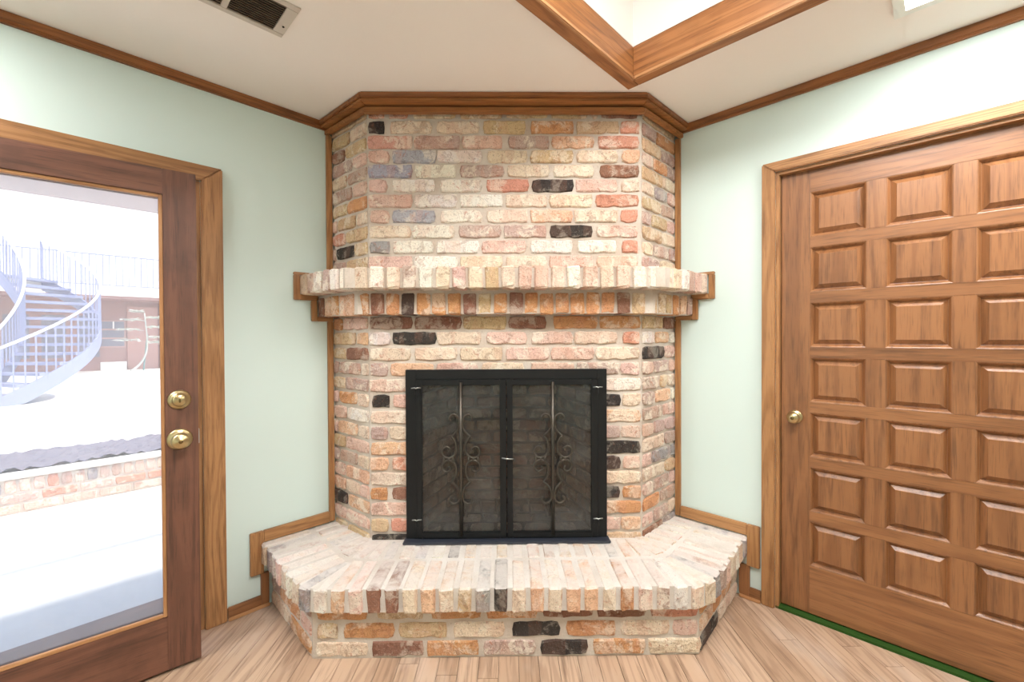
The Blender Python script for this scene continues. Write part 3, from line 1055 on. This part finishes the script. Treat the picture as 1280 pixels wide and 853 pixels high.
# ------------------------------------------------------------------ panelled door
def casing(fr, name, label, x0, x1, xo0, xo1, z, zo, th=.02):
    t_ = on_wall(fr, name, label)
    def pc(poly, ax):
        m_ = MB()
        n_ = len(poly)
        v = [(p_[0], 0, p_[1]) for p_ in poly] + [(p_[0], -th, p_[1]) for p_ in poly]
        f = [tuple(range(n_)), tuple(range(2 * n_ - 1, n_ - 1, -1))] + [(i_, (i_ + 1) % n_, n_ + (i_ + 1) % n_, n_ + i_) for i_ in range(n_)]
        return m_.add(v, f).build('casing_board', m_wood('oak', ax), t_, bevel=.004)
    g_ = .0004
    pc([(xo0, 0), (x0, 0), (x0, z - g_), (xo0, zo - g_)], 'z')
    pc([(x1, 0), (xo1, 0), (xo1, zo - g_), (x1, z - g_)], 'z')
    pc([(xo0, zo), (x0, z), (x1, z), (xo1, zo)], 'x')
    # jambs lining the opening
    MB().box(x0 - .001, x0 + .014, 0, T, 0, z).build('jamb', m_wood('oak', 'z'), t_)
    MB().box(x1 - .014, x1 + .001, 0, T, 0, z).build('jamb', m_wood('oak', 'z'), t_)
    MB().box(x0 + .014, x1 - .014, 0, T, z - .014, z).build('jamb', m_wood('oak', 'x'), t_)
    return t_
casing(RW, 'trim_7', 'oak casing round the panelled wooden door', DRX0, DRX1, -.5776, .475, DRZ, 2.0342)
d1 = RW.empty('door_1', -.508, .030, .016)
tag(d1, 'brown wooden door with rows of raised square panels and a brass knob', 'door', kind='structure')
DW, DHT = .912, 1.970
cols = [(.109, .302), (.362, .551), (.609, .800)]
rws = [(1.878 - .2425 * i - .016 - .195, 1.878 - .2425 * i - .016) for i in range(7)]
th = .040
def db(nm, x0, x1, z0, z1, ax):
    MB().box(x0, x1, 0, th, z0, z1).build(nm, m_wood('door', ax), d1, bevel=.0012)
db('stile', 0, cols[0][0], 0, DHT, 'z')
db('stile', cols[2][1], DW, 0, DHT, 'z')
zs = [0] + [z for r_ in rws[::-1] for z in r_] + [DHT]
for i in range(0, len(zs), 2):
    db('rail', cols[0][0], cols[2][1], zs[i], zs[i + 1], 'x')
for (z0, z1) in rws:
    for i in range(2):
        db('mullion', cols[i][1], cols[i + 1][0], z0, z1, 'z')
def panel_mesh(w_, h_):
    rings = [(0, 0), (.004, .0015), (.0115, .011), (.0125, .015), (.014, .0155), (.031, .003), (.032, .001)]
    v, f = [], []
    for ins_, y in rings:
        v += [(ins_, y, ins_), (w_ - ins_, y, ins_), (w_ - ins_, y, h_ - ins_), (ins_, y, h_ - ins_)]
    for r_ in range(len(rings) - 1):
        for k_ in range(4):
            a, b = r_ * 4 + k_, r_ * 4 + (k_ + 1) % 4
            f.append((a, b, b + 4, a + 4))
    n_ = len(v)
    f.append((n_ - 4, n_ - 3, n_ - 2, n_ - 1))
    v += [(0, .03, 0), (w_, .03, 0), (w_, .03, h_), (0, .03, h_)]
    for k_ in range(4):
        f.append((k_, (k_ + 1) % 4, n_ + (k_ + 1) % 4, n_ + k_))
    f.append((n_, n_ + 1, n_ + 2, n_ + 3))
    return MB().add(v, f)
pms = {}
for (z0, z1) in rws:
    for (a, b) in cols:
        key = round(b - a, 3)
        if key not in pms:
            o = panel_mesh(b - a, z1 - z0).build('panel', m_wood('door', 'z'), d1)
            pms[key] = o.data
            o.location = (a, 0, z0)
        else:
            inst('panel', pms[key], d1, (a, 0, z0))
kx, kz = .054, .867
kn = MB().lathe([(.001, -.058), (.010, -.0575), (.021, -.052), (.0255, -.043), (.024, -.033), (.015, -.026), (.011, -.020), (.011, -.010), (.026, -.007), (.030, -.003), (.030, 0)], 22, 'y', (kx, 0, kz)).build('doorknob', BRASS, d1, smooth=True)
MB().lathe([(.001, -.0605), (.006, -.060), (.0075, -.057)], 14, 'y', (kx, 0, kz)).build('keyhole', BRASS_D, kn, smooth=True)
o = MB().box(DRX0 + .002, DRX1 - .002, .0, .32, -.01, .010).build('carpet_strip', GREEN, loc=RW.at(0), rotz=RW.a)
tag(o, 'strip of green carpet showing under the panelled door', 'carpet')
# hall side closed off behind the door
o = MB().box(DRX0 - .2, DRX1 + .2, .34, .36, -.02, H).build('wall_hall', WALL, loc=RW.at(0), rotz=RW.a)
tag(o, 'plain wall of the passage behind the panelled door', 'wall', kind='structure')

# ------------------------------------------------------------------ glazed patio door, standing ajar
casing(LW, 'trim_8', 'oak casing round the glazed patio door', DLX0, DLX1, -.68, .4709, DLZ, 1.9825)
DA = .6975
GD = Frame((-math.sin(DA) * 2.0521, math.cos(DA) * 2.0521), DA)
t1 = .1633
WD = .905
d2 = GD.empty('door_2', t1 - WD, 0, .012)
tag(d2, 'dark brown wooden door with one tall glass pane, standing ajar', 'door', kind='structure')
th = .045
sw, zt_, zb_, zh_ = .1005, 1.7804 - .012, .2107 - .012, 1.8764 - .012
def gb(nm, x0, x1, z0, z1, ax):
    return MB().box(x0, x1, 0, th, z0, z1).build(nm, m_wood('dark', ax), d2, bevel=.0015)
gb('stile', 0, sw, 0, zh_, 'z')
gb('stile', WD - sw, WD, 0, zh_, 'z')
gb('rail', sw, WD - sw, 0, zb_, 'x')
gb('rail', sw, WD - sw, zt_, zh_, 'x')
bd = .012
for (a, b, c_, d_, ax) in ((sw, sw + bd, zb_, zt_, 'z'), (WD - sw - bd, WD - sw, zb_, zt_, 'z'), (sw + bd, WD - sw - bd, zb_, zb_ + bd, 'x'), (sw + bd, WD - sw - bd, zt_ - bd, zt_, 'x')):
    MB().box(a, b, .004, .018, c_, d_).build('glazing_bead', m_wood('bead', ax), d2, bevel=.002)
    MB().box(a, b, .028, .041, c_, d_).build('glazing_bead', m_wood('dark', ax), d2, bevel=.002)
MB().box(sw + .003, WD - sw - .003, .020, .026, zb_ + .003, zt_ - .003).build('pane', GLASS_DOOR, d2)
kx = WD - .058
kn = MB().lathe([(.001, -.060), (.010, -.060), (.012, -.057), (.022, -.057), (.029, -.050), (.030, -.042), (.025, -.032), (.014, -.025), (.013, -.012), (.035, -.009), (.040, -.004), (.040, 0)], 24, 'y', (kx, 0, .869 - .012)).build('doorknob', BRASS, d2, smooth=True)
MB().lathe([(.001, -.0625), (.006, -.062), (.0075, -.059)], 14, 'y', (kx, 0, .857)).build('turn_button', BRASS_D, kn, smooth=True)
kn = MB().lathe([(.001, -.024), (.020, -.024), (.022, -.020), (.024, -.012), (.031, -.010), (.036, -.005), (.037, 0)], 24, 'y', (kx, 0, 1.018 - .012)).build('deadbolt', BRASS, d2, smooth=True)
MB().box(kx - .003, kx + .003, -.032, -.023, .998, 1.012).build('thumb_turn', BRASS_D, kn, bevel=.001)
MB().box(WD - .001, WD + .003, .012, .034, .83, .885).build('latch_plate', STEEL, d2)
# hinge post carrying the open door, and the sill
hp_ = d2.location
o = MB().box(-.66, -.575, -.135, 0.0, 0, DLZ).build('trim_9', m_wood('oak', 'z'), loc=LW.at(0), rotz=LW.a, bevel=.004)
tag(o, 'deep oak hinge post of the glazed patio door', 'trim', kind='structure')
o = MB().box(DLX0 + .014, DLX1 - .014, .0, T + .05, -.06, .10).build('trim_10', m_wood('dark', 'x'), loc=LW.at(0), rotz=LW.a, bevel=.004)
tag(o, 'dark wooden sill under the glazed patio door', 'trim', kind='structure')

# ------------------------------------------------------------------ the courtyard outside (axes of the left wall: y = away from the house)
CONC = m_plain('pale_concrete', lin(226, 222, 214), .85, .2, .06, 2, bump=.1)
PATIO_Z, TERR_Z, UP_Z = -.10, .20, .40
o = MB().box(-9, 9, T, 2.83, PATIO_Z - .1, PATIO_Z).build('patio', CONC, loc=LW.at(0), rotz=LW.a)
tag(o, 'pale concrete patio outside the glazed door', 'patio', kind='structure')
o = MB().box(-9, 9, 3.00, 12.0, -.1, TERR_Z - .01).build('courtyard', CONC, loc=LW.at(0), rotz=LW.a)
tag(o, 'sunlit pale paving of the courtyard', 'paving', kind='structure')
o = MB().box(-9, 9, 12.0, 16, -.1, UP_Z).build('building_terrace', CONC, loc=LW.at(0), rotz=LW.a)
tag(o, 'low pale step in front of the far building', 'step', kind='structure')
# planter wall of brick
pw = LW.empty('planter_wall', 0, 2.812, PATIO_Z)
tag(pw, 'low brick planter wall with a pale ledge across the patio', 'wall')
MB().box(-3, 3, .008, .13, 0, .272).build('mortar_body', MORTAR, pw)
MB().box(-3, 3, -.012, .14, .272, .300).build('ledge', CONC, pw, bevel=.004)
def pbrick(xc, z, L, hgt, code):
    c_ = min(CLS, key=lambda k_: abs(k_ - L))
    inst('brick', R.choice(FACES[c_]), pw, (xc, 0, z + hgt / 2), scale=(L / c_, 1, hgt / .058), color=look(code))
for i in range(26):
    for r_ in range(2):
        pbrick(-2.75 + i * .215 + (.1 if r_ else 0), .012 + r_ * .075, .2, .062, R.choice('pprmpttr'))
for i in range(73):
    pbrick(-2.75 + i * .0755, .166, .064, .1, R.choice('pptrtcpg'))
# bed of bark behind the ledge
def bark():
    v, f = [], []
    q = random.Random(3)
    nx, ny = 150, 22
    for j in range(ny + 1):
        for i in range(nx + 1):
            v.append((-3 + 6 * i / nx, 2.95 + .76 * j / ny, TERR_Z + .005 + q.uniform(-.008, .03)))
    for j in range(ny):
        for i in range(nx):
            a = j * (nx + 1) + i
            f.append((a, a + 1, a + nx + 2, a + nx + 1))
    return MB().add(v, f)
o = bark().build('bark_bed', m_plain('bark_chips', lin(132, 128, 138), .95, .1, .45, 30, bump=.5), loc=LW.at(0), rotz=LW.a)
tag(o, 'grey bark chips filling the bed behind the planter wall', 'bark', kind='stuff')

# ---- far building
PINK = m_plain('rosy_brick_render', lin(170, 134, 130), .9, .2, .15, 5, bump=.2)
PALE = m_plain('white_stucco', lin(240, 238, 232), .9, .2, .04, 3)
LAV = m_plain('pale_blue_steel', lin(142, 148, 176), .5, .4, .06, 8)
DGL = m_plain('far_window_glass', lin(120, 118, 132), .3, .6, .1, 4)
bl = LW.empty('building', 1.0, 13.6, UP_Z)
tag(bl, 'two storey building with a railed balcony across the courtyard', 'building')
MB().box(-6, 6, 0, .3, 0, 2.10).build('ground_floor_wall', PINK, bl)
MB().box(-6, 6, 0.3, .6, 2.10, 5.2).build('upper_wall', PALE, bl)
MB().box(-6, 6, -.95, .35, 1.93, 2.10).build('balcony_slab', PALE, bl)
MB().box(-6, 6, -.9, 0, 1.86, 1.93).build('soffit', PINK, bl)
x_ = lambda s: s - 1.0
wn_ = MB().box(x_(.42), x_(1.07), -.03, .01, .60, 1.33).build('window', m_plain('rosy_window_frame', lin(188, 150, 142), .7), bl)
for i in range(3):
    MB().box(x_(.46), x_(1.03), -.045, -.031, .64 + i * .235, .64 + i * .235 + .19).build('pane', DGL, wn_)
MB().box(x_(.80), x_(.83), -.055, -.046, 1.11, 1.30).build('glazing_bar', PALE, wn_)
MB().box(x_(.55), x_(1.06), -.25, -.0, 0, .22).build('low_box', PALE, bl)
MB().box(x_(1.09), x_(1.74), -.06, .01, 0, 1.72).build('door', m_plain('rosy_door', lin(184, 144, 136), .8, var=.1), bl)
MB().box(x_(1.80), x_(1.88), -.10, .0, 0, 1.86).build('post', LAV, bl)
MB().box(x_(-3.0), x_(-2.9), -.10, .0, 0, 1.86).build('post', LAV, bl)
for i in range(5):
    w2 = MB().box(x_(-2.4 + i * .62), x_(-2.4 + i * .62) + .5, -.04, .01, .3, 1.5).build('window', PINK, bl)
    MB().box(x_(-2.36 + i * .62), x_(-2.4 + i * .62) + .46, -.055, -.041, .36, 1.44).build('pane', DGL, w2)
rl = MB().box(-6, 6, -.93, -.90, 2.93, 2.96).build('balcony_rail', LAV, bl)
MB().box(-6, 6, -.93, -.90, 2.18, 2.205).build('bottom_rail', LAV, rl)
b0_ = MB().box(-.011, .011, -.011, .011, 0, .73).build('baluster', LAV, rl)
b0_.location = (-5.9, -.915, 2.2)
for i in range(1, 98):
    inst('baluster', b0_.data, rl, (-5.9 + i * .122, -.915, 2.2))

# ---- curved steel stair
st = LW.empty('spiral_stair', -1.24, 9.76, TERR_Z - .01)
tag(st, 'curved pale steel staircase with open treads and handrails', 'staircase')
RI, RO, RISE, N = .66, 1.67, 2.28, 14
# angle 0 faces the house, growing anticlockwise seen from above (to the right first)
def cyl(a, r_, z):
    return (r_ * math.sin(a), -r_ * math.cos(a), z)
A0, A1 = math.radians(12), math.radians(150)
for i in range(N):
    a, b = A0 + (A1 - A0) * i / N, A0 + (A1 - A0) * (i + 1.02) / N
    z = RISE * (i + 1) / N
    pts = [cyl(a, RI, 0)[:2], cyl(a, RO, 0)[:2], cyl((a + b) / 2, RO, 0)[:2], cyl(b, RO, 0)[:2], cyl(b, RI, 0)[:2]]
    MB().prism(pts, z - .05, z).build('tread', LAV, st)
def helix(r_, dz, k_=40, a0=A0, a1=A1):
    return [cyl(a0 + (a1 - a0) * i / k_, r_, RISE * i / k_ + dz) for i in range(k_ + 1)]
for r_ in (RI, RO):
    lo_, hi_ = helix(r_ - .012, -.20), helix(r_ - .012, .08)
    lo2, hi2 = helix(r_ + .012, -.20), helix(r_ + .012, .08)
    lo_ = [(p_[0], p_[1], max(0, p_[2])) for p_ in lo_]
    lo2 = [(p_[0], p_[1], max(0, p_[2])) for p_ in lo2]
    MB().sweep([[a, b, c_, d_] for a, b, c_, d_ in zip(lo_, lo2, hi2, hi_)]).build('stringer', LAV, st)
    MB().tube(helix(r_, .84), .022, 8).build('handrail', m_plain('white_steel', lin(240, 242, 246), .45), st, smooth=True)
    bq = helix(r_, .0, 30)
    be = MB().box(-.010, .010, -.010, .010, 0, .84).build('baluster', LAV, st)
    be.location = bq[0]
    for p_ in bq[1:]:
        inst('baluster', be.data, st, p_)
# landing to the balcony
la = MB().prism([(.33, .572), (.835, 1.446), (.835, 2.83), (-1.9, 2.83), (-1.9, .572)], RISE - .16, RISE).build('landing', PALE, st)
MB().box(.81, .83, 1.45, 2.80, RISE + .84, RISE + .87).build('landing_rail', LAV, la)
for i in range(10):
    MB().box(.81, .83, 1.47 + .14 * i, 1.49 + .14 * i, RISE, RISE + .85).build('landing_baluster', LAV, la)

# ---- small tree by the building
LEAF = m_plain('pale_leaves', lin(236, 242, 234), .7, .3, .15, 12)
TRK = m_plain('pale_bark', lin(196, 204, 196), .8, .2, .15, 12)
tr = LW.empty('young_tree', 1.36, 12.5, UP_Z)
tag(tr, 'slender young tree with flat pale sprays beside the far building', 'tree')
tk = MB().tube(catmull([(-.28, 0, 0), (-.10, .02, .18), (.02, 0, .45), (.05, 0, .8), (.0, 0, 1.5)], 5), [.03 - .0009 * i for i in range(21)], 7).build('trunk', TRK, tr, smooth=True)
MB().tube([(-.03, .05, 0), (.06, .05, .95)], .016, 6).build('stake', m_plain('stake_green', lin(96, 140, 140), .7), tr)
q = random.Random(5)
for (bx, bz, L, sgn) in ((-.05, .78, .5, -1), (.02, .85, .35, 1), (-.02, 1.05, .48, -1), (.02, 1.12, .3, 1), (0, 1.30, .42, -1), (.0, 1.36, .28, 1), (0, 1.52, .25, -1), (0, .72, .3, 1)):
    br = MB().tube([(bx, 0, bz), (bx + sgn * L * .5, q.uniform(-.1, .1), bz + .03), (bx + sgn * L, q.uniform(-.15, .15), bz + .02)], .008, 5).build('branch', TRK, tr)
    lf = MB()
    for k_ in range(70):
        u_ = q.uniform(.15, 1.1)
        c_ = Vector((bx + sgn * L * u_, q.uniform(-.16, .16), bz + .03 + q.gauss(0, .018)))
        a = q.uniform(0, 6.28)
        d_ = Vector((math.cos(a), math.sin(a), q.uniform(-.25, .25))) * q.uniform(.05, .09)
        n_ = Vector((-math.sin(a), math.cos(a), q.uniform(-.2, .2))) * .026
        lf.add([c_ - d_, c_ + n_, c_ + d_, c_ - n_], [(0, 1, 2, 3)])
    o = lf.build('leaves', LEAF, br)
    o['kind'] = 'stuff'

# ---- slim beam carried across the patio in front of the door
ev = MB().box(-4, 4, .965, 1.0, 1.975, 2.06).build('patio_beam', m_plain('beam_paint', lin(200, 188, 190), .7), loc=LW.at(0), rotz=LW.a)
tag(ev, 'slim beam crossing above the patio outside the glazed door', 'beam', kind='structure')
